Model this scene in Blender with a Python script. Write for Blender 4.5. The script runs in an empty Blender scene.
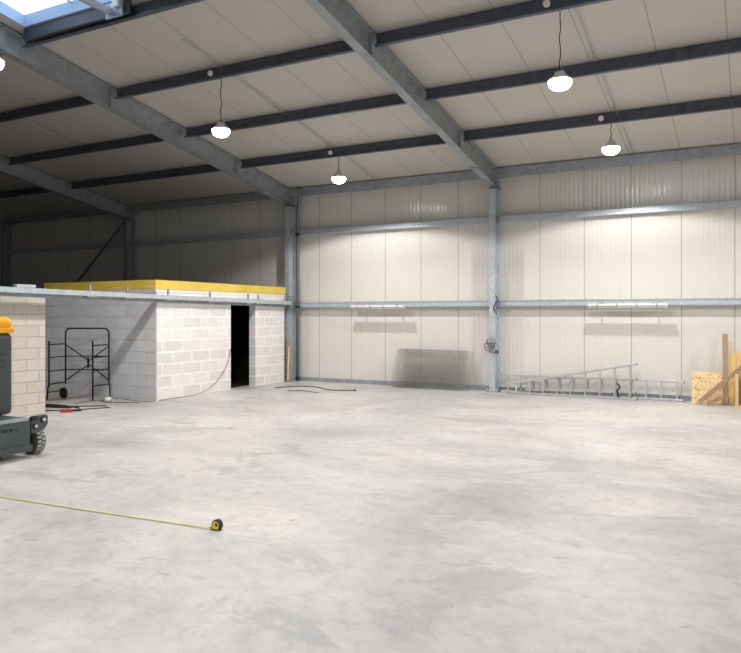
import bpy, math, random
from mathutils import Vector
random.seed(7)
SC = bpy.context.scene
COL = SC.collection
PI = math.pi

# ------------------------------------------------------------ camera, world, exposure
YAW = math.radians(28.3)
H = 1.79
cam_d = bpy.data.cameras.new('camera')
cam = bpy.data.objects.new('camera', cam_d); COL.objects.link(cam)
cam.location = (0, 0, H)
cam.rotation_euler = (PI / 2, 0, YAW)
cam_d.sensor_fit = 'HORIZONTAL'; cam_d.sensor_width = 36
cam_d.lens = 36 * 715 / 741
cam_d.shift_y = -(326.5 - 315) / 741
cam_d.clip_end = 200
SC.camera = cam

w = bpy.data.worlds.new('world'); SC.world = w; w.use_nodes = True
w.node_tree.nodes['Background'].inputs[0].default_value = (0.62, 0.79, 1.0, 1)
w.node_tree.nodes['Background'].inputs[1].default_value = 3.2
SC.view_settings.view_transform = 'Standard'
SC.view_settings.look = 'None'
SC.view_settings.exposure = 0.0
SC.view_settings.gamma = 1.0
SC.view_settings.use_curve_mapping = False
SC.cycles.use_denoising = True
SC.cycles.max_bounces = 10
SC.cycles.diffuse_bounces = 7
SC.cycles.sample_clamp_indirect = 6

LAMP_W = 325            # each high bay lamp
SKY_W = 90             # added area light at an unseen rooflight, cooling the near floor

# ------------------------------------------------------------ materials
def mat(name, color, rough=0.6, metal=0.0, spec=0.4):
    m = bpy.data.materials.new(name); m.use_nodes = True
    b = m.node_tree.nodes['Principled BSDF']
    b.inputs['Base Color'].default_value = (*color, 1)
    b.inputs['Roughness'].default_value = rough
    b.inputs['Metallic'].default_value = metal
    b.inputs['Specular IOR Level'].default_value = spec
    return m

class NT:
    def __init__(s, m):
        s.nt = m.node_tree; s.b = s.nt.nodes['Principled BSDF']
        s.tc = s.n('ShaderNodeTexCoord')
    def n(s, t, **k):
        x = s.nt.nodes.new(t)
        for a, v in k.items(): setattr(x, a, v)
        return x
    def l(s, a, b): s.nt.links.new(a, b)
    def math(s, op, a, b=None, c=None):
        x = s.n('ShaderNodeMath', operation=op)
        for i, v in enumerate((a, b, c)):
            if v is None: continue
            if isinstance(v, (int, float)): x.inputs[i].default_value = v
            else: s.l(v, x.inputs[i])
        return x.outputs[0]
    def mapped(s, scale=(1, 1, 1), rot=(0, 0, 0), loc=(0, 0, 0)):
        x = s.n('ShaderNodeMapping')
        x.inputs['Scale'].default_value = scale; x.inputs['Rotation'].default_value = rot
        x.inputs['Location'].default_value = loc
        s.l(s.tc.outputs['Object'], x.inputs['Vector']); return x.outputs[0]
    def noise(s, vec, scale, detail=4, rough=0.6, dist=0.0):
        x = s.n('ShaderNodeTexNoise'); s.l(vec, x.inputs['Vector'])
        x.inputs['Scale'].default_value = scale; x.inputs['Detail'].default_value = detail
        x.inputs['Roughness'].default_value = rough; x.inputs['Distortion'].default_value = dist
        return x.outputs['Fac']
    def ramp(s, fac, stops):
        x = s.n('ShaderNodeValToRGB'); s.l(fac, x.inputs[0])
        e = x.color_ramp.elements
        while len(e) < len(stops): e.new(0.5)
        for i, (p, c) in enumerate(stops):
            e[i].position = p; e[i].color = (*c, 1) if len(c) == 3 else c
        return x.outputs[0]
    def mix(s, fac, a, b, mode='MIX'):
        x = s.n('ShaderNodeMix', data_type='RGBA', blend_type=mode)
        for sock, v in ((x.inputs[0], fac), (x.inputs[6], a), (x.inputs[7], b)):
            if isinstance(v, (int, float)): sock.default_value = v
            elif isinstance(v, tuple): sock.default_value = (*v, 1)
            else: s.l(v, sock)
        return x.outputs[2]
    def bump(s, h, strength, dist=0.01):
        x = s.n('ShaderNodeBump'); s.l(h, x.inputs['Height'])
        x.inputs['Strength'].default_value = strength; x.inputs['Distance'].default_value = dist
        s.l(x.outputs[0], s.b.inputs['Normal'])
    def color(s, c): s.l(c, s.b.inputs['Base Color'])

def galv(name, c0, c1, rough=0.5, metal=0.45, scale=7):
    m = mat(name, c0, rough, metal); t = NT(m)
    f = t.noise(t.mapped(), scale, 6, 0.7, 0.4)
    t.color(t.ramp(f, [(0.35, c0), (0.65, c1)]))
    return m

def panel(name, base, offset, ribs, rough):
    """coated sandwich panels 1 m wide, dark joints, fine ribs"""
    m = mat(name, base, rough, 0.0, 0.5); t = NT(m)
    sep = t.n('ShaderNodeSeparateXYZ'); t.l(t.tc.outputs['Object'], sep.inputs[0])
    fr = t.math('FRACT', t.math('ADD', sep.outputs[0], offset))
    d = t.math('ABSOLUTE', t.math('SUBTRACT', fr, 0.5))
    seam = t.math('LESS_THAN', d, 0.0085)
    f = t.noise(t.mapped(), 0.8, 3)
    c = t.mix(t.math('MULTIPLY', f, 0.12), base, tuple(x * 0.8 for x in base))
    # each panel a hair different
    fl = t.math('FLOOR', t.math('ADD', sep.outputs[0], offset))
    wn = t.n('ShaderNodeTexWhiteNoise', noise_dimensions='1D'); t.l(fl, wn.inputs['W'])
    c = t.mix(t.math('MULTIPLY', wn.outputs[0], 0.16), c, tuple(x * 0.85 for x in base))
    t.color(t.mix(t.math('MULTIPLY', seam, 0.55), c, (0.16, 0.15, 0.14)))
    rib = t.math('SINE', t.math('MULTIPLY', sep.outputs[0], 2 * PI / 0.1))
    hgt = t.math('SUBTRACT', t.math('MULTIPLY', rib, ribs), t.math('MULTIPLY', seam, 1.0))
    t.bump(hgt, 0.5, 0.006)
    return m

M = {}
M['panel'] = panel('cream_wall_panel', (0.75, 0.725, 0.675), 0.87, 0.42, 0.14)
M['roof'] = panel('roof_lining_panel', (0.57, 0.54, 0.495), 0.87, 0.12, 0.55)
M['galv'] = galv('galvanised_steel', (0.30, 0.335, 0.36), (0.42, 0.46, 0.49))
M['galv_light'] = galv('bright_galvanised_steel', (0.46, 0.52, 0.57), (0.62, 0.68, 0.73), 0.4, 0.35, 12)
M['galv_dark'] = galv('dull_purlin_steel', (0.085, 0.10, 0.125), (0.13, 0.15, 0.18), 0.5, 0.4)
M['pipe'] = galv('dark_pipe_steel', (0.15, 0.165, 0.18), (0.22, 0.24, 0.255), 0.45, 0.35)
M['frame'] = galv('mottled_rafter_steel', (0.27, 0.305, 0.325), (0.40, 0.435, 0.45), 0.5, 0.35, 5)
M['black'] = mat('black_painted_steel', (0.012, 0.012, 0.016), 0.45)
M['rubber'] = mat('black_cable_sheath', (0.02, 0.02, 0.022), 0.6)
M['grey_cable'] = mat('grey_cable_sheath', (0.17, 0.16, 0.16), 0.6)
M['white'] = mat('white_plastic', (0.82, 0.82, 0.80), 0.35)
M['red'] = mat('red_plastic', (0.55, 0.03, 0.03), 0.4)
M['wire'] = mat('steel_wire', (0.36, 0.37, 0.34), 0.5, 0.3)
M['alu'] = galv('brushed_aluminium', (0.56, 0.57, 0.58), (0.72, 0.73, 0.74), 0.33, 0.7, 20)
M['bounce_cut'] = mat('bounce_cut_grey', (0.10, 0.10, 0.105), 0.6)  # dark tone chosen to cut bounce from unseen surfaces
M['doorway_shade'] = mat('room_inner_shade', (0.012, 0.011, 0.010), 0.8)  # near black in place of the room's inner shade

def concrete():
    m = mat('concrete_floor', (0.6, 0.6, 0.6), 0.5, 0, 0.35); t = NT(m)
    v = t.mapped(); vs = t.mapped((0.8, 1.0, 1), (0, 0, 0.35))
    big = t.noise(vs, 0.28, 5, 0.6, 0.5)
    mid = t.noise(vs, 0.95, 9, 0.66, 0.7)
    fine = t.noise(v, 7, 8, 0.72, 0.3)
    c = t.ramp(big, [(0.36, (0.47, 0.46, 0.47)), (0.48, (0.575, 0.555, 0.545)), (0.60, (0.67, 0.64, 0.605))])
    c = t.mix(0.9, c, t.ramp(mid, [(0.32, (0.76, 0.765, 0.78)), (0.44, (0.91, 0.91, 0.915)), (0.54, (1, 1, 1)), (0.66, (1.13, 1.115, 1.09))]), 'MULTIPLY')
    c = t.mix(0.7, c, t.ramp(fine, [(0.32, (0.78,) * 3), (0.5, (1, 1, 1)), (0.72, (1.12,) * 3)]), 'MULTIPLY')
    # crisp edged laitance patches and thin trowel arcs
    st = t.noise(t.mapped((0.8, 1.2, 1), (0, 0, -0.5), (3, 8, 0)), 0.75, 12, 0.68, 0.9)
    c = t.mix(t.ramp(st, [(0.55, (0, 0, 0)), (0.60, (0.42,) * 3), (0.70, (0.30,) * 3)]), c, (0.70, 0.68, 0.655))
    c = t.mix(t.ramp(st, [(0.39, (0.45,) * 3), (0.43, (0, 0, 0))]), c, (0.37, 0.37, 0.385))
    ar = t.noise(t.mapped((1, 1, 1), (0, 0, 0.9), (13, 2, 0)), 1.3, 7, 0.6, 2.0)
    msk = t.ramp(mid, [(0.45, (0, 0, 0)), (0.55, (0.8,) * 3)])
    c = t.mix(t.math('MULTIPLY', msk, t.ramp(ar, [(0.488, (0, 0, 0)), (0.50, (.45,) * 3), (0.512, (0, 0, 0))])), c, (0.40, 0.395, 0.40))
    sp = t.noise(t.mapped((0.8, 1.2, 1), (0, 0, 0), (5, 1, 0)), 2.6, 5, 0.6, 0.4)
    c = t.mix(t.ramp(sp, [(0.665, (0, 0, 0)), (0.71, (0.6,) * 3)]), c, (0.27, 0.265, 0.265))
    t.color(c)
    t.l(t.ramp(mid, [(0.3, (0.42,) * 3), (0.7, (0.62,) * 3)]), t.b.inputs['Roughness'])
    t.bump(t.math('ADD', fine, mid), 0.12, 0.01)
    return m
M['floor'] = concrete()

def blocks(name, faces, mortar, bw, bh, ms, bias=0.0, axis='y'):
    m = mat(name, faces[0], 0.85, 0, 0.2); t = NT(m)
    sep = t.n('ShaderNodeSeparateXYZ'); t.l(t.tc.outputs['Object'], sep.inputs[0])
    cmb = t.n('ShaderNodeCombineXYZ')
    t.l(sep.outputs[1 if axis == 'y' else 0], cmb.inputs[0]); t.l(sep.outputs[2], cmb.inputs[1])
    br = t.n('ShaderNodeTexBrick'); t.l(cmb.outputs[0], br.inputs['Vector'])
    br.inputs['Scale'].default_value = 1; br.inputs['Brick Width'].default_value = bw
    br.inputs['Row Height'].default_value = bh; br.inputs['Mortar Size'].default_value = ms
    br.inputs['Mortar Smooth'].default_value = 0.25; br.inputs['Bias'].default_value = bias
    br.offset = 0.5
    br.inputs['Color1'].default_value = (*faces[0], 1); br.inputs['Color2'].default_value = (*faces[1], 1)
    br.inputs['Mortar'].default_value = (*mortar, 1)
    f = t.noise(t.mapped(), 6, 6, 0.65)
    c = t.mix(0.35, br.outputs['Color'], t.ramp(f, [(0.3, (0.82,) * 3), (0.7, (1.08,) * 3)]), 'MULTIPLY')
    t.color(c)
    t.bump(t.math('ADD', t.math('MULTIPLY', br.outputs['Fac'], -0.6), t.math('MULTIPLY', f, 0.3)), 0.5, 0.012)
    return m
M['aac_y'] = blocks('white_aerated_block', ((0.74, 0.72, 0.705), (0.86, 0.84, 0.83)), (0.90, 0.885, 0.87), 0.6, 0.25, 0.030)
M['aac_x'] = blocks('shaded_aerated_block', ((0.70, 0.695, 0.70), (0.78, 0.775, 0.78)), (0.60, 0.595, 0.605), 0.6, 0.25, 0.012, axis='x')  # same white blocks, with shade put into a greyer tone
M['cream_y'] = blocks('cream_concrete_block', ((0.66, 0.60, 0.52), (0.56, 0.51, 0.44)), (0.44, 0.40, 0.35), 0.5, 0.2, 0.009)

def wood(name, c0, c1, scale=(1, 1, 12), sc=3.0, rough=0.65):
    m = mat(name, c0, rough, 0, 0.25); t = NT(m)
    f = t.noise(t.mapped(scale), sc, 5, 0.6, 0.5)
    t.color(t.ramp(f, [(0.35, c0), (0.65, c1)])); return m
M['timber_yellow'] = wood('yellow_timber', (0.72, 0.45, 0.11), (0.82, 0.57, 0.20), (12, 12, 1))
M['timber_pale'] = wood('pale_pine', (0.70, 0.50, 0.28), (0.80, 0.62, 0.40), (12, 12, 1))
M['timber_brown'] = wood('weathered_brown_board', (0.36, 0.24, 0.15), (0.46, 0.32, 0.21), (14, 14, 1))
M['deck'] = wood('yellow_shuttering', (0.70, 0.49, 0.06), (0.84, 0.62, 0.13), (1, 1, 4), 2.2)
def osb():
    m = mat('strand_board', (0.75, 0.55, 0.32), 0.7, 0, 0.25); t = NT(m)
    v = t.n('ShaderNodeTexVoronoi'); t.l(t.mapped((60, 60, 52)), v.inputs['Vector']); v.inputs['Scale'].default_value = 0.55
    r = t.n('ShaderNodeSeparateColor'); t.l(v.outputs['Color'], r.inputs[0])
    t.color(t.ramp(r.outputs[0], [(0.0, (0.62, 0.40, 0.19)), (0.25, (0.80, 0.58, 0.31)), (0.8, (0.88, 0.68, 0.42)), (1.0, (0.50, 0.30, 0.13))]))
    return m
M['osb'] = osb()

def emis(name, color, strength):
    m = mat(name, color, 0.4); b = m.node_tree.nodes['Principled BSDF']
    b.inputs['Emission Color'].default_value = (*color, 1); b.inputs['Emission Strength'].default_value = strength
    return m
M['lamp_glow'] = emis('lit_lamp_lens', (1.0, 0.97, 0.93), 14)
M['machine'] = galv('grey_machine_paint', (0.055, 0.072, 0.072), (0.075, 0.092, 0.092), 0.4, 0.0, 3)
M['machine_dark'] = mat('dark_machine_cover', (0.06, 0.068, 0.073), 0.4)
M['machine_orange'] = mat('orange_machine_cap', (0.95, 0.42, 0.01), 0.3)
M['tyre'] = galv('dark_tyre', (0.05, 0.05, 0.05), (0.09, 0.09, 0.09), 0.85, 0.0, 14)
M['tread'] = galv('pale_tread', (0.26, 0.255, 0.25), (0.42, 0.41, 0.40), 0.85, 0.0, 14)  # blocks paler than the tyre body
M['tape_yellow'] = mat('yellow_tape', (0.84, 0.82, 0.32), 0.35)
M['case_yellow'] = mat('yellow_case', (0.85, 0.60, 0.03), 0.35)
gl = bpy.data.materials.new('rooflight_glazing'); gl.use_nodes = True
_t = gl.node_tree; _b = _t.nodes['Principled BSDF']
_b.inputs['Base Color'].default_value = (0.95, 0.97, 1, 1); _b.inputs['Transmission Weight'].default_value = 1.0
_b.inputs['Roughness'].default_value = 0.0; _b.inputs['IOR'].default_value = 1.01
M['glazing'] = gl
M['kerb'] = mat('sky_tinted_kerb', (0.42, 0.52, 0.70), 0.4)  # blue sky light put into the kerb colour

# ------------------------------------------------------------ mesh helpers
class MB:
    def __init__(s): s.v = []; s.f = []; s.sm = []
    def hexa(s, p, smooth=False):
        i = len(s.v); s.v += [tuple(q) for q in p]
        for a in ((0, 3, 2, 1), (4, 5, 6, 7), (0, 1, 5, 4), (1, 2, 6, 5), (2, 3, 7, 6), (3, 0, 4, 7)):
            s.f.append(tuple(i + k for k in a)); s.sm.append(smooth)
        return s
    def box(s, x0, x1, y0, y1, z0, z1):
        return s.hexa([(x0, y0, z0), (x1, y0, z0), (x1, y1, z0), (x0, y1, z0), (x0, y0, z1), (x1, y0, z1), (x1, y1, z1), (x0, y1, z1)])
    def slope(s, x0, x1, y0, y1, zf, a, b):
        """box whose bottom is zf(y)+a and top zf(y)+b"""
        return s.hexa([(x0, y0, zf(y0) + a), (x1, y0, zf(y0) + a), (x1, y1, zf(y1) + a), (x0, y1, zf(y1) + a),
                       (x0, y0, zf(y0) + b), (x1, y0, zf(y0) + b), (x1, y1, zf(y1) + b), (x0, y1, zf(y1) + b)])
    def bar(s, p0, p1, w_, h_, up=(0, 0, 1)):
        p0 = Vector(p0); p1 = Vector(p1); d = (p1 - p0).normalized(); up = Vector(up)
        side = d.cross(up)
        if side.length < 1e-4: side = d.cross(Vector((1, 0, 0)))
        side.normalize(); u = side.cross(d).normalized()
        c = [(-1, -1), (1, -1), (1, 1), (-1, 1)]
        pts = [p0 + side * a * w_ / 2 + u * b * h_ / 2 for a, b in c] + [p1 + side * a * w_ / 2 + u * b * h_ / 2 for a, b in c]
        return s.hexa(pts)
    def tube(s, pts, r, n=8, closed=False):
        pts = [Vector(p) for p in pts]; m = len(pts); i0 = len(s.v); prev = None
        for k, p in enumerate(pts):
            if closed: d = pts[(k + 1) % m] - pts[k - 1]
            else: d = pts[min(k + 1, m - 1)] - pts[max(k - 1, 0)]
            d.normalize()
            if prev is None:
                a = d.orthogonal().normalized()
            else:
                a = (prev - d * prev.dot(d))
                a = a.normalized() if a.length > 1e-6 else d.orthogonal().normalized()
            prev = a; b = d.cross(a)
            for j in range(n):
                t = 2 * PI * j / n; s.v.append(tuple(p + (a * math.cos(t) + b * math.sin(t)) * r))
        for k in range(m if closed else m - 1):
            for j in range(n):
                a0 = i0 + k * n; b0 = i0 + ((k + 1) % m) * n
                s.f.append((a0 + j, a0 + (j + 1) % n, b0 + (j + 1) % n, b0 + j)); s.sm.append(True)
        if not closed:
            s.f.append(tuple(i0 + j for j in range(n))[::-1]); s.sm.append(False)
            s.f.append(tuple(i0 + (m - 1) * n + j for j in range(n))); s.sm.append(False)
        return s
    def lathe(s, prof, c=(0, 0, 0), n=24, axis='z'):
        """prof: list of (r, h) from one end to the other"""
        i0 = len(s.v); c = Vector(c)
        for r, h in prof:
            for j in range(n):
                t = 2 * PI * j / n; a, b = r * math.cos(t), r * math.sin(t)
                q = (a, b, h) if axis == 'z' else ((h, a, b) if axis == 'x' else (b, h, a))
                s.v.append(tuple(c + Vector(q)))
        for k in range(len(prof) - 1):
            for j in range(n):
                s.f.append((i0 + k * n + j, i0 + k * n + (j + 1) % n, i0 + (k + 1) * n + (j + 1) % n, i0 + (k + 1) * n + j)); s.sm.append(True)
        s.f.append(tuple(i0 + j for j in range(n))[::-1]); s.sm.append(False)
        s.f.append(tuple(i0 + (len(prof) - 1) * n + j for j in range(n))); s.sm.append(False)
        return s
    def build(s, name, m, parent=None, bevel=0.0, off=None):
        o_ = Vector(off) if off is not None else (parent_world(parent) if parent else Vector())
        me = bpy.data.meshes.new(name)
        me.from_pydata([tuple(Vector(v) - o_) for v in s.v], [], s.f)
        me.polygons.foreach_set('use_smooth', s.sm); me.update()
        me.materials.append(m)
        o = bpy.data.objects.new(name, me); COL.objects.link(o)
        if parent: o.parent = parent
        elif off is not None: o.location = off
        if bevel:
            b = o.modifiers.new('bevel', 'BEVEL'); b.width = bevel; b.segments = 2; b.limit_method = 'ANGLE'
        return o
def parent_world(o):
    v = Vector()
    while o is not None: v = v + o.location; o = o.parent
    return v
def tag(o, label, cat, group=None, kind=None):
    o['label'] = label; o['category'] = cat
    if group: o['group'] = group
    if kind: o['kind'] = kind
    return o
def thing(name, loc, label, cat, group=None):
    o = bpy.data.objects.new(name, None); COL.objects.link(o); o.location = loc; o.empty_display_size = 0.1
    return tag(o, label, cat, group)
def struct(name, mb, m):
    o = mb.build(name, m); o['kind'] = 'structure'; return o
def copy_tree(o, parent=None):
    c = o.copy(); COL.objects.link(c); c.parent = parent
    for ch in list(o.children): copy_tree(ch, c)
    return c

# ------------------------------------------------------------ geometry of the hall
D = 16.35                                     # inner face of the back wall panels
RY = 1.0                                      # ridge
XL, XR, YF = -29.3, 6.9, -14.35
def zr(y):                                    # underside of the roof lining
    return 5.20 + 0.172 * (16.2 - y) if y >= RY else 5.20 + 0.172 * (16.2 - RY) - 0.172 * (RY - y)
COLX = [-5.38, -11.16, -17.25, -23.3]

struct('floor', MB().box(XL - .2, XR + .2, YF - .2, D + .2, -.2, 0), M['floor'])
struct('wall_back', MB().box(XL, XR, D, D + .12, 0, 5.17), M['panel'])
def gable(x0, x1):
    mb = MB(); i = len(mb.v)
    prof = [(YF, 0), (D + .12, 0), (D + .12, zr(D + .12)), (RY, zr(RY)), (YF, zr(YF))]
    mb.v += [(x0, y, z) for y, z in prof] + [(x1, y, z) for y, z in prof]
    mb.f += [(0, 1, 2, 3, 4), (9, 8, 7, 6, 5)] + [(k, (k + 1) % 5 + 0, (k + 1) % 5 + 5, k + 5) for k in range(5)]
    mb.sm += [False] * 7
    return mb
struct('wall_left', gable(XL - .12, XL), M['bounce_cut'])
struct('wall_right', gable(XR, XR + .12), M['panel'])
# front wall with the tall sectional door opening behind the camera
fw = MB().box(XL, -6.4, YF - .12, YF, 0, zr(YF)).box(0.4, XR, YF - .12, YF, 0, zr(YF)).box(-6.4, 0.4, YF - .12, YF, 4.2, zr(YF))
struct('wall_front', fw, M['panel'])
struct('door_1', MB().box(-6.45, .45, YF - .17, YF - .125, 0, 4.25), M['panel'])
# roof, with the opening of the rooflight
SX0, SX1, SY0, SY1 = -10.86, -8.48, 5.5, 7.86
cb = MB()
cb.slope(XL, XR, SY1, D + .12, zr, 0, .1)
cb.slope(XL, SX0, SY0, SY1, zr, 0, .1)
cb.slope(SX1, XR, SY0, SY1, zr, 0, .1)
cb.slope(XL, XR, RY, SY0, zr, 0, .1)
cb.slope(XL, XR, -.5, RY, zr, 0, .1)
cb.slope(XL, -6.0, -3.5, -.5, zr, 0, .1)
cb.slope(0.0, XR, -3.5, -.5, zr, 0, .1)
cb.slope(XL, XR, YF - .12, -3.5, zr, 0, .1)
struct('ceiling', cb, M['roof'])

# added cool area light above an unseen roof opening behind the camera
ld = bpy.data.lights.new('added_cool_light', 'AREA'); ld.shape = 'RECTANGLE'; ld.size = 5.8; ld.size_y = 2.8
ld.energy = SKY_W; ld.color = (0.80, 0.88, 1.0)
lo = bpy.data.objects.new('added_cool_light', ld); COL.objects.link(lo)
lo.location = (-3.0, -2.0, zr(-2.0) + .2)

# base trim of the back wall
struct('trim_1', MB().box(XL, XR, D - .09, D, 0, .10), M['galv'])

# ---------------- steel frame
col_names = {-5.38: 'galvanised steel column between the two fluorescent battens, cable coil hung on it',
             -11.16: 'galvanised steel column at the far end of the white block room',
             -17.25: 'dim steel column rising behind the yellow roof of the block room',
             -23.3: 'dark steel column at the far left edge of the back wall'}
raf_names = {-5.38: 'tapering steel rafter over the middle, running down to the column with the coil',
             -11.16: 'steel rafter running down to the column beside the white block room',
             -17.25: 'dim steel rafter running down to the column behind the yellow roof',
             -23.3: 'far left rafter in the darkest part of the roof'}
def ibeam_web(mb, x, y0, y1, zf, a, b, w_=.17, tf=.02, tw=.012):
    mb.slope(x - w_ / 2, x + w_ / 2, y0, y1, zf, a, a + tf)
    mb.slope(x - w_ / 2, x + w_ / 2, y0, y1, zf, b - tf, b)
    mb.slope(x - tw / 2, x + tw / 2, y0, y1, zf, a + tf, b - tf)
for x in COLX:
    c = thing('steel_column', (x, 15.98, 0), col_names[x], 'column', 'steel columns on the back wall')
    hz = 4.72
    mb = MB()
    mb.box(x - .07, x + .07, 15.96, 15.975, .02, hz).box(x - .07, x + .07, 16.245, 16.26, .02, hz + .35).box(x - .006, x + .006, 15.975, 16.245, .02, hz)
    mb.build('shaft', M['galv_light'] if x > -12 else M['galv'], c)  # dim bays get a darker copy, shade put into the steel
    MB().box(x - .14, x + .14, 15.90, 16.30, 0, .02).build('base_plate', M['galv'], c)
    for k, (dx, dy) in enumerate([(-.11, 15.93), (.11, 15.93)]):
        MB().lathe([(.016, 0), (.016, .05), (.008, .055)], (x + dx, dy, .02), 8).build('anchor_bolt', M['galv_light'], c)
    MB().box(x - .09, x + .09, 15.94, 16.30, hz, hz + .02).build('cap_plate', M['galv'], c)
    MB().box(x - .078, x + .078, 15.975, 15.995, 4.80, 5.16).build('end_plate', M['galv'], c)
    for zb in (0.7, 1.3, 1.75, 2.4, 2.9, 3.4) if x > -6 else ():
        b = MB()
        for dx in (-.045, .045):
            b.lathe([(.013, 0), (.013, .012)], (x + dx, 15.948, zb), 6, 'y')
        b.build('bolt_pair', M['galv'], c)
    # rafter
    r = thing('steel_rafter', (x, 15.95, 4.74), raf_names[x], 'beam', 'roof rafters')
    mb = MB(); ibeam_web(mb, x, RY, 16.33, zr, -.45, -.025); mb.build('rafter_beam', M['frame'], r)
    # haunch under the eave end
    hb = MB(); y0, y1 = 14.75, 16.30
    za, zb_ = zr(y0) - .45, 4.745
    hb.hexa([(x - .085, y0, za - .02), (x + .085, y0, za - .02), (x + .085, y1, zb_), (x - .085, y1, zb_),
             (x - .085, y0, za), (x + .085, y0, za), (x + .085, y1, zb_ + .02), (x - .085, y1, zb_ + .02)])
    hb.hexa([(x - .009, y0, za - .01), (x + .009, y0, za - .01), (x + .009, y1, zb_ + .01), (x - .009, y1, zb_ + .01),
             (x - .009, y0, za), (x + .009, y0, za), (x + .009, y1, 4.97), (x - .009, y1, 4.97)])
    hb.build('haunch', M['frame'], r)
    for ys in (9.9, 13.75):
        MB().slope(x - .075, x + .075, ys, ys + .02, zr, -.43, -.04).build('stiffener_plate', M['galv'], r)

# purlins and eave beams, one length per bay
BAYS = [('right bay over the ladders', -5.38, 0.9), ('middle bay over the wire mesh', -11.16, -5.38),
        ('third bay over the block room', -17.25, -11.16), ('far left dark bay', -23.3, -17.25)]
PY = [13.91, 11.98, 10.03, 8.03]
ROWN = ['lowest purlin above the eave beam', 'second purlin up from the eave', 'third purlin up from the eave', 'fourth purlin up, by the rooflight']
def zprofile(mb, x0, x1, y, zt, h=.21, f=.075, t=.008):
    mb.box(x0, x1, y - t / 2, y + t / 2, zt - h, zt)
    mb.box(x0, x1, y - f, y - t / 2, zt - h, zt - h + t)
    mb.box(x0, x1, y + t / 2, y + f, zt - t, zt)
    mb.box(x0, x1, y - f, y - f + t, zt - h + t, zt - h + .025)
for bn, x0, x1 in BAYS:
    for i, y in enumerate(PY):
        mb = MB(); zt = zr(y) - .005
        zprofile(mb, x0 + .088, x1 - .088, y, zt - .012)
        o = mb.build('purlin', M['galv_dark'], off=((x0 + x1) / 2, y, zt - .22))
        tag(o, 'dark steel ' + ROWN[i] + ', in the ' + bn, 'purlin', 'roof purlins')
    eb = thing('eave_beam', ((x0 + x1) / 2, 16.1, 4.98), 'grey channel beam along the wall top, in the ' + bn, 'beam', 'eave beams')
    m = MB().box(x0 + .012, x1 - .012, 16.00, 16.01, 4.985, 5.195).box(x0 + .012, x1 - .012, 16.01, 16.09, 4.985, 4.995).box(x0 + .012, x1 - .012, 16.01, 16.09, 5.185, 5.195)
    m.build('channel', M['galv'], eb)
    MB().box(x0 + .1, x0 + .2, 16.01, 16.3, 5.0, 5.18).build('cleat', M['galv'], eb)
    # girts
    for zb, hh, nm in ((3.97, .12, 'upper wall rail'), (2.0, .125, 'lower wall rail')):
        g = thing('wall_rail', ((x0 + x1) / 2, 16.2, zb), 'galvanised %s across the panels, %s' % (nm, bn), 'rail', 'wall rails')
        a, b = x0 + .09, x1 - .09
        gm = MB().box(a, b, 16.14, 16.15, zb, zb + hh).box(a, b, 16.15, 16.345, zb + hh - .008, zb + hh).box(a, b, 16.15, 16.345, zb, zb + .008)
        gm.box(a, b, 16.335, 16.345, zb + .008, zb + .03)
        gm.build('channel', M['galv_light'] if zb > 3 or x0 > -12 else M['galv'], g)  # lower rails in dim bays take the darker copy, shade in the steel
        for xe in (a - .01, b + .01):
            MB().box(xe - .04, xe + .04, 16.125, 16.139, zb - .02, zb + hh + .02).build('cleat', M['galv'], g)
        if zb < 3 and x0 > -12:                        # perforated strip clipped along the rail
            pm = MB()
            n = int((b - a) / .12)
            for k in range(n):
                pm.box(a + .06 + k * .12, a + .12 + k * .12, 16.13, 16.139, zb + hh - .005, zb + hh + .018)
            pm.box(a, b, 16.13, 16.139, zb + hh - .02, zb + hh - .005)
            pm.build('perforated_strip', M['alu'], g)
# sag rods
for xs, nm in ((-2.27, 'bay over the ladders'),
               (-8.42, 'single rod, middle bay'), (-14.4, 'single rod, dim bay over the block room')):
    o = MB()
    ys = [15.9] + PY[:3] + [9.0]
    for a_, b_ in zip(ys, ys[1:]): o.tube([(xs, a_ - .012, zr(a_) - .05), (xs, b_ + .012, zr(b_) - .05)], .011, 6)
    o = o.build('tie_rod', M['galv_light'], off=(xs, 12.5, zr(12.5) - .05))
    tag(o, 'thin steel tie rod under the roof, ' + nm, 'rod', 'tie rods between purlins')
# wind brace
o = MB().tube([(-17.4, 16.05, 4.7), (-20.2, 16.05, 2.3)], .03, 8).build('wind_brace', M['galv_dark'], off=(-18.8, 16.05, 3.5))
tag(o, 'dark diagonal brace on the dim wall left of the column behind the yellow roof', 'brace')

# pipe beside second column
p = thing('drain_pipe', (-10.88, 16.06, 0), 'vertical grey pipe with bent top right of the column by the block room', 'pipe')
MB().tube([(-10.88, 16.06, 0.01), (-10.88, 16.06, 4.55), (-10.87, 16.06, 4.68), (-10.82, 16.04, 4.80), (-10.76, 15.96, 4.90), (-10.73, 15.92, 5.04), (-10.73, 15.92, 5.18)], .05, 14).build('pipe', M['pipe'], p)
for z in (.05, 1.98, 3.92):
    MB().lathe([(.062, 0), (.062, .06)], (-10.88, 16.06, z), 14).build('pipe_collar', M['black'], p)

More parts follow.
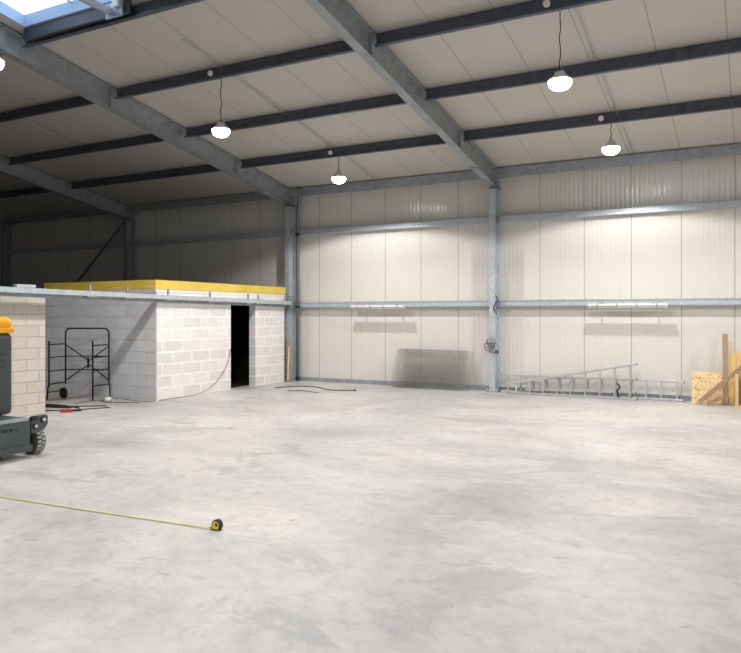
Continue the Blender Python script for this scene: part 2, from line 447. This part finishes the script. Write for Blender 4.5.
# ---------------- rooflight
rl = thing('rooflight', ((SX0 + SX1) / 2, SY1, zr(SY1)), 'bright rooflight with kerb tinted by blue sky light at the top left corner', 'skylight')
kb = MB()
kb.slope(SX0, SX1, SY1 - .03, SY1 - .002, zr, .002, .20)
kb.slope(SX0, SX1, SY0 + .002, SY0 + .03, zr, .002, .20)
kb.slope(SX0 + .002, SX0 + .03, SY0 + .03, SY1 - .03, zr, .002, .20)
kb.slope(SX1 - .03, SX1 - .002, SY0 + .03, SY1 - .03, zr, .002, .20)
kb.build('kerb', M['kerb'], rl)
MB().slope(SX0 - .03, SX1 + .03, SY0 - .03, SY1 + .03, zr, .215, .225).build('glazing', M['glazing'], rl)
gb = MB()
for xx in (-9.67,):
    gb.slope(xx - .02, xx + .02, SY0 + .03, SY1 - .03, zr, .16, .20)
gb.build('glazing_bar', M['white'], rl)
MB().slope(SX0 - .05, SX1 + .05, SY1 + .01, SY1 + .06, zr, -.20, -.002).build('shade_band', M['machine_dark'], rl)  # dark band added for the shaded purlin underside
t_ = thing('trimmer_beam', (-8.76, 8.0, 6.42), 'level steel trimmer beam below the rooflight, meeting the purlin', 'beam')
MB().box(-8.80, -8.72, 5.6, 7.80, 6.43, 6.51).build('beam', M['galv_light'], t_)
MB().box(-8.86, -8.50, 7.80, 7.82, 6.36, 6.60).build('end_plate', M['galv'], t_)
MB().box(-8.66, -8.54, 7.74, 7.79, 6.50, 6.85).build('upright', M['white'], t_)  # white stands in for daylight on this steel post

# ---------------- block room (white aerated blocks) and its neighbours
RX = -11.11
br_ = thing('block_room', (-13.2, 13.4, 0), 'white block room with a dark doorway and yellow roof edge', 'room')
W = .2; ZT = 2.27
dw = MB()
dw.box(RX - W, RX, 11.14, 13.55, 0, ZT).box(RX - W, RX, 14.51, 15.77, 0, ZT).box(RX - W, RX, 13.55, 14.51, 2.05, ZT)
dw.build('door_wall', M['aac_y'], br_, .004)
MB().box(-17.0, RX, 11.12, 11.139, 0, ZT).box(-15.5, RX - W - .001, 11.14, 11.32, 0, ZT).build('side_wall', M['aac_x'], br_)
MB().box(-15.5, RX - W, 15.57, 15.77, 0, ZT).build('rear_wall', M['aac_x'], br_)
MB().box(-15.5, -15.3, 11.32, 15.57, 0, ZT).build('end_wall', M['aac_x'], br_)
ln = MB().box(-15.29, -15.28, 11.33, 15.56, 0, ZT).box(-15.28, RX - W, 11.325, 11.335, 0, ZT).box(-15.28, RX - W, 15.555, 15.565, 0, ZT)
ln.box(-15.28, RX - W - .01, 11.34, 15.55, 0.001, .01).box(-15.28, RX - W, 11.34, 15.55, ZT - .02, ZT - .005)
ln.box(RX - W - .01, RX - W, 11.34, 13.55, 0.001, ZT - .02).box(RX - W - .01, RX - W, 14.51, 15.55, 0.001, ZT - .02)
ln.build('shade_lining', M['doorway_shade'], br_)  # lining added so the doorway reads black, interior shade painted in
rd = thing('roof_deck', (-13.2, 13.4, ZT), 'flat yellow shuttering roof lying on the white block room', 'roof')
MB().box(-14.62, RX + .02, 11.08, 15.80, ZT + .07, 2.53).build('yellow_edge', M['deck'], rd)
MB().box(-14.6, RX - .05, 11.13, 15.75, 2.53, 2.545).build('bounce_cover', M['bounce_cut'], rd)  # unseen cover added to stop light bouncing off the deck
MB().box(-15.5, RX + .01, 11.1, 15.78, ZT, ZT + .07).build('white_sill', M['white'], rd)

pw = thing('block_partition', (-11.45, 6, 0), 'cream concrete block wall at the left edge behind the machine', 'wall')
MB().box(-11.55, -11.35, 2.0, 8.63, 0, 2.16).build('front_face', M['cream_y'], pw, .004)
MB().box(-17.0, -11.55, 2.0, 8.43, 2.02, 2.10).build('bounce_cover', M['bounce_cut'], pw)  # unseen cover added to cut floor bounce behind the partition
MB().box(-17.0, -11.55, 8.43, 8.63, 0, 2.16).build('return_wall', M['aac_x'], pw)

# long steel rail in front of both
def rz(y): return 2.215 + (y - 7.57) * (2.11 - 2.215) / (15.8 - 7.57)
lr = thing('track_rail', (-11.0, 11.5, 2.1), 'long pale steel rail with upright clamps spanning from left edge to the column', 'rail')
m = MB()
m.slope(-10.95, -10.94, 5.6, 15.9, rz, -.045, .045)
m.slope(-11.09, -10.95, 5.6, 15.9, rz, .035, .045)
m.slope(-11.09, -10.95, 5.6, 15.9, rz, -.045, -.035)
m.build('channel', M['galv_light'], lr)
MB().slope(-11.105, -11.09, 5.6, 15.9, rz, -.11, -.0).build('back_angle', M['galv'], lr)
for yc in (11.33, 12.65, 14.05, 14.45, 15.62, 9.3, 10.2):
    c = MB().box(-11.0, -10.96, yc - .015, yc + .015, rz(yc) + .045, rz(yc) + .17).box(-11.03, -10.93, yc - .1, yc + .1, rz(yc) - .065, rz(yc) - .046)
    c.build('clamp', M['galv'], lr)
m = MB().box(-11.08, -10.94, 15.88, 15.95, 1.98, 2.3).build('end_bracket', M['galv'], lr)
o = MB().box(-11.07, -10.98, 7.8, 8.16, rz(7.8) + .05, rz(7.8) + .10).build('white_box', M['galv_light'], off=(-11.02, 8.4, rz(8.4) + .05))
o.name = 'cable_duct'; tag(o, 'short pale grey duct lying on the rail above the cream block wall', 'duct')

# ---------------- lamps
def make_lamp():
    L = thing('high_bay_lamp', (0, 0, 0), 'x', 'lamp', 'lit round high bay lamps')
    # root at the lamp body; hook is above
    MB().lathe([(.165, .035), (.160, .045), (.10, .10), (.075, .105), (.07, .155), (.03, .16)], n=28).build('housing', M['white'], L)
    MB().lathe([(.01, -.100), (.06, -.095), (.105, -.078), (.140, -.048), (.158, -.010), (.162, .02), (.158, .034)], n=32).build('lens', M['lamp_glow'], L)
    return L
lamp0 = make_lamp(); lamp_parts = list(lamp0.children)
lamp_spots = [(-8.3, 13.9, 4.84, 'smallest round lamp, over the wire mesh end of the middle bay'),
              (-8.45, 10.03, 5.06, 'round lamp over the floor in front of the block room'),
              (-2.38, 13.9, 4.86, 'round lamp nearest the back wall above the ladders'),
              (-2.40, 10.03, 5.0, 'largest lit round lamp, hanging on a long cord at upper right'),
              (-8.64, 5.76, 5.0, 'round lamp cut by the left edge beside the rafter')]
extra = [(-2.4, 5.6, 5.0), (3.6, 10.03, 5.0), (3.6, 13.9, 4.86), (-2.4, -1.5, 5.0)]
for i, s_ in enumerate(lamp_spots + [e + (None,) for e in extra]):
    x, y, z, lab = s_
    if i == 0: L = lamp0
    else:
        L = lamp0.copy(); COL.objects.link(L)
        for ch in lamp_parts:
            c = ch.copy(); COL.objects.link(c); c.parent = L
    L.location = (x, y, z + .02)
    L['label'] = lab or 'round high bay lamp over the near floor, ' + ('left side' if x < -5 else 'middle' if x < 0 else 'right side') + (', beyond the lowest purlin' if y > 13 else ', level with the third purlin' if y > 9 else ', past the ridge' if y < 0 else ', %s' % ('close to the ridge' if y < 3 else 'halfway down the slope'))
    top = zr(y) - .235
    cm = MB(); n = 7
    cm.tube([(x + (.012 * math.sin(k * 2.1 + i) if 0 < k < n else 0), y, z + .18 + (top - z - .18) * k / n) for k in range(n + 1)], .008, 6)
    cm.build('cord', M['rubber'], L)
    hk = MB().tube([(x + .03 * math.cos(t), y, z + .21 + .03 * math.sin(t)) for t in [k * PI / 5 for k in range(10)]], .006, 6, True)
    hk.build('hook', M['galv'], L)
    a = bpy.data.lights.new('lamp_light', 'SPOT'); a.shadow_soft_size = .07; a.energy = LAMP_W; a.color = (1.0, 0.975, 0.935)
    a.spot_size = math.radians(152); a.spot_blend = .14
    ao = bpy.data.objects.new('lamp_light', a); COL.objects.link(ao); ao.parent = L; ao.location = (0, 0, -.19)
    if lab and i < 4:
        jb = MB().lathe([(.045, 0), (.05, .01), (.05, .035), (.04, .045)], (x - .16, y - .125, top + .10), 16, 'y')
        jo = jb.build('junction_box', M['white'], off=(x - .16, y - .1, top + .06))
        tag(jo, 'small round white box on the purlin above the ' + ['smallest lamp', 'lamp facing the block room', 'lamp nearest the back wall', 'largest lamp'][i], 'junction box', 'round boxes on the purlins')

# ---------------- fluorescent battens held off the lower rail
def batten(x0, x1, label):
    b = thing('batten_light', ((x0 + x1) / 2, 16.02, 1.95), label, 'light fitting', 'unlit batten lights on the wall rail')
    MB().box(x0, x1, 15.87, 16.01, 1.985, 2.035).build('housing', M['white'], b, .006)
    MB().tube([(x0 + .04, 15.94, 1.968), (x1 - .04, 15.94, 1.968)], .026, 10).build('tube', M['white'], b)
    for xe in (x0 + .03, x1 - .03):
        MB().box(xe - .03, xe + .03, 15.91, 15.97, 1.945, 1.986).build('end_cap', M['white'], b)
    for xa in (x0 + .28, x1 - .28):
        MB().tube([(xa, 15.95, 2.028), (xa, 16.14, 2.03)], .02, 8).build('arm', M['black'], b)
    n = 4
    for k in range(n):
        xx = x0 + (k + .5) * (x1 - x0) / n
        MB().box(xx - .012, xx + .012, 15.865, 16.015, 1.955, 2.038).build('clip', M['galv'], b)
    return b
batten(-9.13, -7.63, 'white batten light fitting on the wall rail above the wire mesh')
batten(-3.20, -1.60, 'white batten light fitting on the wall rail above the ladders')

# cable coil on the middle column
cc = MB()
for k in range(7):
    cx, cz, rr = -5.41 + random.uniform(-.06, .08), 1.10 + random.uniform(-.07, .07), random.uniform(.07, .14)
    ph = random.uniform(0, 3)
    cc.tube([(cx + rr * math.cos(t), 15.90 - .012 * k * .6 + .015 * math.sin(2 * t + ph), cz + rr * .9 * math.sin(t)) for t in [j * PI / 9 for j in range(18)]], .008, 6, True)
co = cc.build('cable_coil', M['grey_cable'], off=(-5.45, 15.9, 1.1))
tag(co, 'tangled grey cable coil hung on the middle column at waist height', 'cable')
o = MB().box(-5.30, -5.22, 15.90, 15.955, .90, .98).build('socket_box', M['galv_dark'], off=(-5.35, 15.93, 1.0))
tag(o, 'small dark box on the middle column just below the cable coil', 'box')
cc = MB()
cc.tube([(-5.30 + .05 * math.sin(k * .9), 15.93 + .01 * k % .03, 2.25 - k * .055) for k in range(9)], .012, 6)
o = cc.build('hanging_cable', M['rubber'], off=(-5.37, 15.93, 1.8))
tag(o, 'dark cable end looped over the middle column at the lower rail', 'cable')

# ---------------- wire mesh sheets
def mesh_sheet(x0, yb, yt, w_, h_, sk, label):
    mb = MB(); r = .0035
    nv = int(w_ / .05); nh = int(h_ / .05)
    def P(a, b): return (x0 + a + sk * b, yb + (yt - yb) * b / h_, .006 + b * math.sqrt(max(0, 1 - ((yt - yb) / h_) ** 2)))
    for k in range(nv + 1):
        a = w_ * k / nv; mb.tube([P(a, 0), P(a, h_)], r, 4)
    for k in range(nh + 1):
        b = h_ * (k + .3) / (nh + 1); q = [Vector(P(0, b)), Vector(P(w_, b))]
        mb.tube([q[0] + Vector((0, -.006, 0)), q[1] + Vector((0, -.006, 0))], r, 4)
    o = mb.build('wire_mesh_sheet', M['wire'], off=(x0 + w_ / 2, yb, 0))
    tag(o, label, 'wire mesh', 'stacked wire mesh sheets')
mesh_sheet(-7.86, 15.80, 16.08, 1.80, 1.0, .0, 'front welded wire mesh sheet of the stack leaning on the wall')
mesh_sheet(-7.95, 15.83, 16.11, 1.80, .99, .03, 'wire mesh sheet behind the front one, shifted slightly left at the foot')
mesh_sheet(-7.83, 15.86, 16.14, 1.80, .985, -.02, 'rearmost wire mesh sheet of the leaning stack, against the wall rail')
mesh_sheet(-7.74, 15.89, 16.17, 1.80, .97, .05, 'third wire mesh sheet back, poking out at the right side of stack')

# ---------------- ladders lying on edge
def ladder(name, xa, xb, y, za0, zb0, za1, zb1, rungs, label, lean=.03, rail=(.027, .07)):
    """lower rail za0->zb0, upper rail za1->zb1 between xa and xb"""
    L = thing(name, ((xa + xb) / 2, y, 0), label, 'ladder', 'aluminium ladders by the back wall')
    MB().bar((xa, y, za0), (xb, y, zb0), rail[1], rail[0] * 1.6).build('stile', M['alu'], L, .003)
    MB().bar((xa, y + lean, za1), (xb, y + lean, zb1), rail[1], rail[0] * 1.6).build('stile', M['alu'], L, .003)
    for k in range(rungs):
        f = (k + .55) / rungs; x = xa + (xb - xa) * f
        z0 = za0 + (zb0 - za0) * f; z1 = za1 + (zb1 - za1) * f
        MB().bar((x, y, z0), (x, y + lean, z1), .034, .034, (0, 1, 0)).build('rung', M['alu'], L)
    for (xx, z) in ((xa, za0), (xb, zb0), (xa, za1), (xb, zb1)):
        MB().box(xx - .012, xx + .012, y - .034 + (lean if z > .2 else 0), y + .034 + (lean if z > .2 else 0), max(z - .020, .001), z + .020).build('end_cap', M['grey_cable'], L)
    return L
ladder('ladder', -5.20, -1.30, 16.06, .026, .026, .40, .40, 13, 'longest aluminium ladder on its edge against the wall, reaching furthest right')
ladder('ladder', -4.60, -2.22, 15.955, .10, .16, .36, .43, 8, 'straight middle aluminium ladder section resting in front of the longest ladder')
ladder('ladder', -4.95, -2.20, 15.86, .026, .026, .22, .75, 9, 'front aluminium ladder whose upper rail rises to the right', .04)
o = MB().tube([(-2.55, 15.80, .05), (-2.58, 15.79, .18), (-2.52, 15.80, .26), (-2.57, 15.82, .34)], .018, 8).build('ladder_strap', M['black'], off=(-2.55, 15.8, .05))
tag(o, 'short black strap tied round the stacked ladders near the end of the shorter ones', 'strap')

# ---------------- timber at the right
def board(x0, z0, x1, z1, yb, yt, w_, th, m, name, label, cat='board', grp=None):
    """board from (x0,z0) to (x1,z1) in the wall plane, foot at yb top at yt"""
    a = Vector((x0, yb, z0)); b = Vector((x1, yt, z1))
    mb = MB().bar(a, b, w_, th, (0, -1, 0))
    o = mb.build(name, M[m], off=tuple(a), bevel=.003); tag(o, label, cat, grp); return o
# OSB
o = MB().hexa([(-1.14, 15.80, .002), (-.58, 15.80, .002), (-.58, 15.818, .002), (-1.14, 15.818, .002),
               (-1.13, 15.99, .635), (-.58, 15.99, .635), (-.58, 16.008, .63), (-1.13, 16.008, .63)]).build('strand_board_panel', M['osb'], off=(-.86, 15.8, 0))
tag(o, 'square pale strand board panel leaning on the wall right of the ladders', 'board')
board(-.52, .03, -.54, 1.41, 15.86, 16.06, .10, .04, 'timber_brown', 'plank', 'tall brown plank standing beside the strand board, topmost of the timber', grp='timber at the right')
board(-.415, .03, -.385, 1.03, 15.84, 16.02, .085, .045, 'timber_yellow', 'batten', 'left one of the upright yellow battens right of the tall brown plank', grp='timber at the right')
board(-.318, .03, -.275, 1.06, 15.83, 16.02, .08, .045, 'timber_yellow', 'batten', 'middle one of the upright yellow battens right of the brown plank', grp='timber at the right')
board(-.20, .03, -.165, 1.04, 15.83, 16.02, .09, .045, 'timber_yellow', 'batten', 'yellow batten at the right picture edge, behind the open crate', grp='timber at the right')
board(-.99, .05, -.12, .88, 15.66, 15.70, .085, .03, 'timber_brown', 'plank', 'slanting brown plank crossing in front of the strand board', grp='timber at the right')
board(-.84, .03, -.58, .17, 15.60, 15.62, .07, .025, 'timber_brown', 'plank', 'short slanting offcut low in front of the strand board', grp='timber at the right')
cr = thing('crate', (.1, 15.4, 0), 'open timber crate with dark inside at the right picture edge', 'crate')
MB().box(-.34, -.285, 15.30, 15.34, 0.001, .66).build('corner_post', M['timber_pale'], cr, .003)
MB().box(-.285, .50, 15.30, 15.34, 0.001, .07).build('bottom_rail', M['timber_pale'], cr, .003)
MB().box(-.285, .50, 15.30, 15.34, .59, .66).build('top_rail', M['timber_brown'], cr, .003)
MB().box(.50, .54, 15.30, 15.34, 0.001, .66).build('corner_post', M['timber_pale'], cr, .003)
MB().box(-.34, .54, 15.60, 15.62, .001, .66).build('back_panel', M['timber_brown'], cr)
MB().box(-.34, -.32, 15.34, 15.60, .001, .66).build('side_panel', M['timber_pale'], cr)
MB().box(.52, .54, 15.34, 15.60, .001, .66).build('side_panel', M['timber_pale'], cr)
# plank behind the room
board(-11.0, .03, -11.06, 1.13, 15.80, 15.88, .09, .035, 'timber_brown', 'plank', 'brown plank leaning on the column at the room corner')
board(-10.98, .03, -11.0, .95, 15.74, 15.83, .035, .02, 'timber_pale', 'batten', 'narrow pale batten leaning before the brown plank by the column')

# ---------------- mobile scaffold frame in the alcove
FL, FR = Vector((-13.00, 9.97, 0)), Vector((-12.19, 10.40, 0))
BL, BR = Vector((-13.15, 10.50, 0)), Vector((-12.31, 10.93, 0))
sf = thing('scaffold_frame', tuple((FL + BR) / 2), 'black tubular mobile scaffold frame standing in the alcove', 'scaffold')
def at(p, z): return (p.x, p.y, z)
def tb(name, pts, r=.016): return MB().tube(pts, r, 8).build(name, M['black'], sf)
tb('post', [at(FL, .28), at(FL, 1.25)], .018); tb('post', [at(FR, .02), at(FR, 1.25)], .018)
def arc(a, b, z, r=.1):
    d = (b - a).normalized(); pts = [at(a, .30), at(a, z - r)]
    for k in range(1, 6):
        t = k * PI / 12; q = a + d * (r * (1 - math.cos(t))); pts.append(at(q, z - r + r * math.sin(t)))
    q = a + d * r; pts.append(at(q, z))
    q = b - d * r; pts.append(at(q, z))
    for k in range(1, 6):
        t = PI / 2 - k * PI / 12; q = b - d * (r * (1 - math.cos(t))); pts.append(at(q, z - r + r * math.sin(t)))
    pts += [at(b, z - r), at(b, .30)]
    return pts
tb('hoop', arc(BL, BR, 1.50), .018)
for a, b, zz in ((FL, BL, (1.17, .34)), (FR, BR, (1.15, .90, .62, .30))):
    for z in zz: tb('rung', [at(a, z), at(b, z)], .014)
for z in (.90, .61): tb('cross_rail', [at(BL, z), at(BR, z)], .012)
for z in (.90, .61): tb('rung', [at(FL, z), at(BL, z)], .012)
mid = (BL * .46 + BR * .54)
tb('brace', [at(BL, 1.15), at(mid, .80)], .013); tb('brace', [at(BL, .38), at(mid, .72)], .013)
tb('brace', [at(BR, 1.12), at(mid, .80)], .013); tb('brace', [at(BR, .38), at(mid, .72)], .013)
MB().box(mid.x - .02, mid.x + .02, mid.y - .03, mid.y - .01, .64, .88).build('hinge_plate', M['black'], sf)
for p_, dx in ((FL, -.06), (BR, .04)):
    q = p_ + Vector((dx, 0, 0)); tb('foot', [at(p_, .34), at(p_ + Vector((dx * .5, 0, 0)), .28), at(q, .02)], .016)
tb('foot_rail', [at(FL + Vector((-.04, 0, 0)), .17), at(BL + Vector((0, -.03, 0)), .17)], .012)
MB().lathe([(.03, -.03), (.10, -.03), (.115, -.02), (.115, .02), (.10, .03), (.03, .03)], at(BL + Vector((.06, -.1, 0)), .116), 24, 'y').build('wheel', M['black'], sf)
MB().lathe([(.05, 0), (.05, .012)], at(FR, .001), 12).build('foot_plate', M['black'], sf)

# ---------------- cables on the floor
def cable(name, pts, r, m, label, z=None, sub=6):
    P = [Vector(p if len(p) == 3 else (p[0], p[1], r + .001)) for p in pts]; out = []
    for i in range(len(P) - 1):
        p0 = P[max(i - 1, 0)]; p1 = P[i]; p2 = P[i + 1]; p3 = P[min(i + 2, len(P) - 1)]
        for k in range(sub):
            t = k / sub
            q = 0.5 * ((2 * p1) + (p2 - p0) * t + (2 * p0 - 5 * p1 + 4 * p2 - p3) * t * t + (3 * p1 - p0 - 3 * p2 + p3) * t ** 3)
            q.z = max(q.z, r + .001); out.append(q)
    out.append(P[-1])
    o = MB().tube(out, r, 6).build(name, M[m], off=(P[0].x, P[0].y, 0)); tag(o, label, 'cable'); return o
cable('cable', [(-11.09, 13.52, .98), (-11.095, 13.40, .62), (-11.085, 13.10, .30), (-11.05, 12.7, .10), (-10.98, 12.2, .02), (-10.97, 11.8), (-10.98, 11.4), (-10.95, 11.05), (-11.05, 10.80), (-11.5, 10.8), (-11.9, 10.9), (-12.05, 10.72)], .007, 'grey_cable', 'thin dark cable running up the white wall beside the doorway and along its foot')
cable('cable', [(-11.05, 10.60), (-11.3, 10.42), (-11.8, 10.3), (-12.05, 10.55), (-12.1, 10.2), (-12.0, 9.8)], .010, 'grey_cable', 'thin grey cable looping across the floor mouth of the alcove')
pts = []
for k in range(34):
    t = k * .62; pts.append((-11.75 + .42 * math.cos(t) * (1 - .012 * k) - .02 * k + random.uniform(-.05, .05), 9.35 + .13 * math.sin(t) + random.uniform(-.04, .04)))
cable('cable', pts, .013, 'rubber', 'black cable heaped in loops on the floor before the scaffold frame')
cable('cable', [(-11.2, 9.9), (-11.6, 9.6), (-12.1, 9.2), (-12.4, 8.95), (-11.95, 8.85), (-11.4, 9.0), (-10.95, 9.75)], .010, 'rubber', 'single black cable stretched past the end of the cream block wall')
cable('cable', [(-10.35, 14.3), (-10.1, 14.85), (-9.6, 14.95), (-9.1, 14.6), (-8.7, 14.5), (-8.3, 14.65), (-8.45, 14.85)], .010, 'rubber', 'dark cable lying in an open curve near the wire mesh')
cable('cable', [(-9.7, 13.9), (-9.4, 14.05), (-9.05, 13.95), (-8.8, 13.85)], .008, 'grey_cable', 'short grey cable piece in front of the curved dark cable')
sk = thing('extension_socket', (-11.87, 10.52, 0), 'white extension socket lying on the floor right of the scaffold frame', 'socket')
MB().lathe([(.03, 0), (.07, .005), (.075, .03), (.06, .07), (.02, .085)], (-11.87, 10.52, .001), 16).build('body', M['white'], sk)
MB().tube([(-11.80, 10.52, .03), (-11.70, 10.50, .03), (-11.66, 10.47, .02)], .014, 8).build('plug', M['white'], sk)
o = MB().lathe([(.02, 0), (.03, .004), (.03, .03), (.015, .04)], (-10.85, 10.88, .001), 12).build('cable_plug', M['white'], off=(-10.85, 10.88, 0))
tag(o, 'tiny white plug on the floor before the near corner of the white room', 'plug')
tl = thing('hand_tool', (-11.15, 9.0, 0), 'small red and black hand tool on the floor by the cream wall end', 'tool')
MB().bar((-11.25, 8.86, .03), (-11.08, 9.0, .03), .05, .05).build('handle', M['red'], tl, .01)
MB().bar((-11.08, 9.0, .03), (-10.96, 9.10, .03), .035, .03).build('head', M['black'], tl, .005)

# ---------------- tape measure
TX, TY = -3.943, 4.635
tm = thing('tape_measure', (TX, TY, 0), 'yellow tape measure with its blade pulled out across the floor', 'tape measure')
d = Vector((-6.57 - TX, 4.49 - TY, 0)).normalized(); nrm = Vector((-d.y, d.x, 0))
prof = []
cs = MB(); n = 20; i0 = len(cs.v)
outl = [(-.048, .002), (.040, .002)] + [(.044 * math.cos(t), .045 + .044 * math.sin(t)) for t in [(-50 + k * 210 / 14) * PI / 180 for k in range(15)]] + [(-.05, .02)]
def casing(mb, outl, hw, sc=1.0):
    i0 = len(mb.v); n = len(outl)
    for s_ in (-1, 1):
        for a, b in outl:
            q = Vector((TX, TY, 0)) + (-d) * (a * sc) * 1.0 + nrm * hw * s_; mb.v.append((q.x, q.y, .047 + (b - .047) * sc))
    mb.f += [tuple(range(i0, i0 + n))[::-1], tuple(range(i0 + n, i0 + 2 * n))] + [(i0 + k, i0 + (k + 1) % n, i0 + n + (k + 1) % n, i0 + n + k) for k in range(n)]
    mb.sm += [False] * (n + 2)
casing(cs, outl, .022); cs.build('case', M['rubber'], tm, .003)
c2 = MB(); casing(c2, outl, .0255, .76); c2.build('case_side', M['case_yellow'], tm, .002)
c3 = MB().lathe([(.014, -.028), (.014, .028)], (TX + .01, TY, .05), 16, 'y'); c3.build('belt_boss', M['machine_dark'], tm)
bl = MB(); e0 = Vector((TX, TY, .010)) + d * .045; e1 = Vector((TX, TY, .003)) + d * 5.0
k_ = 40; i0 = len(bl.v)
for s_ in range(k_ + 1):
    q = e0.lerp(e1, s_ / k_)
    q.z = .004 + .012 * max(0, 1 - s_ / 3)
    q = q + nrm * (.03 * math.sin(s_ / k_ * PI) )
    for off, dz in ((-.0125, .005), (0, .001), (.0125, .005), (.0125, .0062), (0, .0022), (-.0125, .0062)):
        p_ = q + nrm * off; bl.v.append((p_.x, p_.y, p_.z + dz - .002))
for s_ in range(k_):
    for j in range(6):
        a0 = i0 + s_ * 6; bl.f.append((a0 + j, a0 + (j + 1) % 6, a0 + 6 + (j + 1) % 6, a0 + 6 + j)); bl.sm.append(False)
bl.build('blade', M['tape_yellow'], tm)
MB().box(TX - .075, TX - .045, TY - .016, TY + .016, .002, .024).build('mouth', M['case_yellow'], tm)

# ---------------- machine at the left edge
mc = thing('lift_machine', (-9.2, 5.3, 0), 'dark grey wheeled machine with an orange cap, cut by the left edge', 'machine')

ch = MB().box(-10.2, -8.26, 3.9, 6.02, .12, .50)
ch.build('chassis', M['machine'], mc, .02)
MB().box(-8.262, -8.235, 3.92, 6.03, .085, .17).build('bumper', M['machine'], mc, .006)
MB().box(-8.262, -8.245, 3.92, 5.98, .47, .515).build('edge_strip', M['galv'], mc, .004)
mk = MB()
for y0_, y1_, z0_, z1_ in ((5.30, 5.42, .36, .385), (5.44, 5.50, .355, .40), (5.52, 5.60, .36, .385), (5.62, 5.70, .36, .395), (5.72, 5.77, .355, .40), (5.79, 5.84, .365, .385)):
    mk.box(-8.258, -8.2565, y0_, y1_, z0_, z1_)
mk.build('worn_lettering', M['black'], mc)
# bracket plate with two lugs
bk = MB(); i0 = 0
pp = [(6.03, .51), (6.25, .515), (6.27, .49), (6.27, .40), (6.22, .33), (6.14, .30), (6.03, .30)]
bk.v = [(-8.30, a_, b_) for a_, b_ in pp] + [(-8.262, a_, b_) for a_, b_ in pp]
bk.f = [tuple(range(7))[::-1], tuple(range(7, 14))] + [(k, (k + 1) % 7, 7 + (k + 1) % 7, 7 + k) for k in range(7)]; bk.sm = [False] * 9
bk.build('front_bracket', M['machine'], mc, .004)
for yy, zz in ((6.085, .385), (6.20, .455)):
    MB().lathe([(.036, 0), (.036, .006)], (-8.262, yy - .012, zz), 16, 'x').build('bracket_hole', M['black'], mc)
    MB().lathe([(.018, 0), (.022, .005), (.022, .014), (.01, .02)], (-8.256, yy + .004, zz), 12, 'x').build('bracket_pin', M['alu'], mc)
MB().box(-8.262, -8.235, 6.02, 6.10, .46, .52).build('lug', M['black'], mc, .004)
def wheel(x, y):
    R_ = .172
    wp = MB().lathe([(R_ * .55, -.07), (R_ * .93, -.07), (R_, -.055), (R_, .055), (R_ * .93, .07), (R_ * .55, .07)], (x, y, R_ + .004), 32, 'y')
    wo = wp.build('wheel', M['tyre'], mc)
    td = MB()
    for k in range(20):
        for s_, o_ in ((-1, 0), (1, .5)):
            t = 2 * PI * (k + o_) / 20; c, s = math.cos(t), math.sin(t)
            a = Vector((x + c * (R_ + .002), y + s_ * .031, R_ + .004 + s * (R_ + .002)))
            tang = Vector((-s, 0, c)) * .018; rad = Vector((c, 0, s)) * .009
            pts = []
            for rr in (-1, 1):
                for (u_, v_) in ((-1, -1), (1, -1), (1, 1), (-1, 1)):
                    pts.append(a + tang * u_ + Vector((0, .027, 0)) * v_ + rad * rr)
            td.hexa(pts)
    td.build('tread', M['tread'], wo, off=tuple(parent_world(wo)))
    MB().lathe([(.03, -.075), (.09, -.073), (.09, .073), (.03, .075)], (x, y, R_ + .004), 20, 'y').build('hub', M['black'], wo, off=tuple(parent_world(wo)))
    return wo
wheel(-8.46, 6.20)
MB().tube([(-8.42, 6.02, .176), (-8.42, 6.2, .176)], .03, 10).build('axle', M['black'], mc)
# tall cover, rounded
def rbox(name, x0, x1, y0, y1, z0, z1, r, m, seg=4):
    o = MB().box(x0, x1, y0, y1, z0, z1).build(name, m, mc)
    b = o.modifiers.new('bevel', 'BEVEL'); b.width = r; b.segments = seg; return o
rbox('cover', -9.6, -8.74, 5.25, 6.13, .50, 1.56, .07, M['machine_dark'])
for z in (1.12, 1.20, 1.28):
    MB().box(-8.742, -8.734, 5.4, 6.0, z, z + .012).build('vent_slat', M['black'], mc)
rbox('cap_band', -9.61, -8.733, 5.24, 6.137, 1.555, 1.63, .02, M['machine_orange'])
rbox('cap_dome', -9.60, -8.737, 5.245, 6.133, 1.60, 1.765, .13, M['machine_orange'], 6)
mc.location = (-8.95, 5.16, 0)
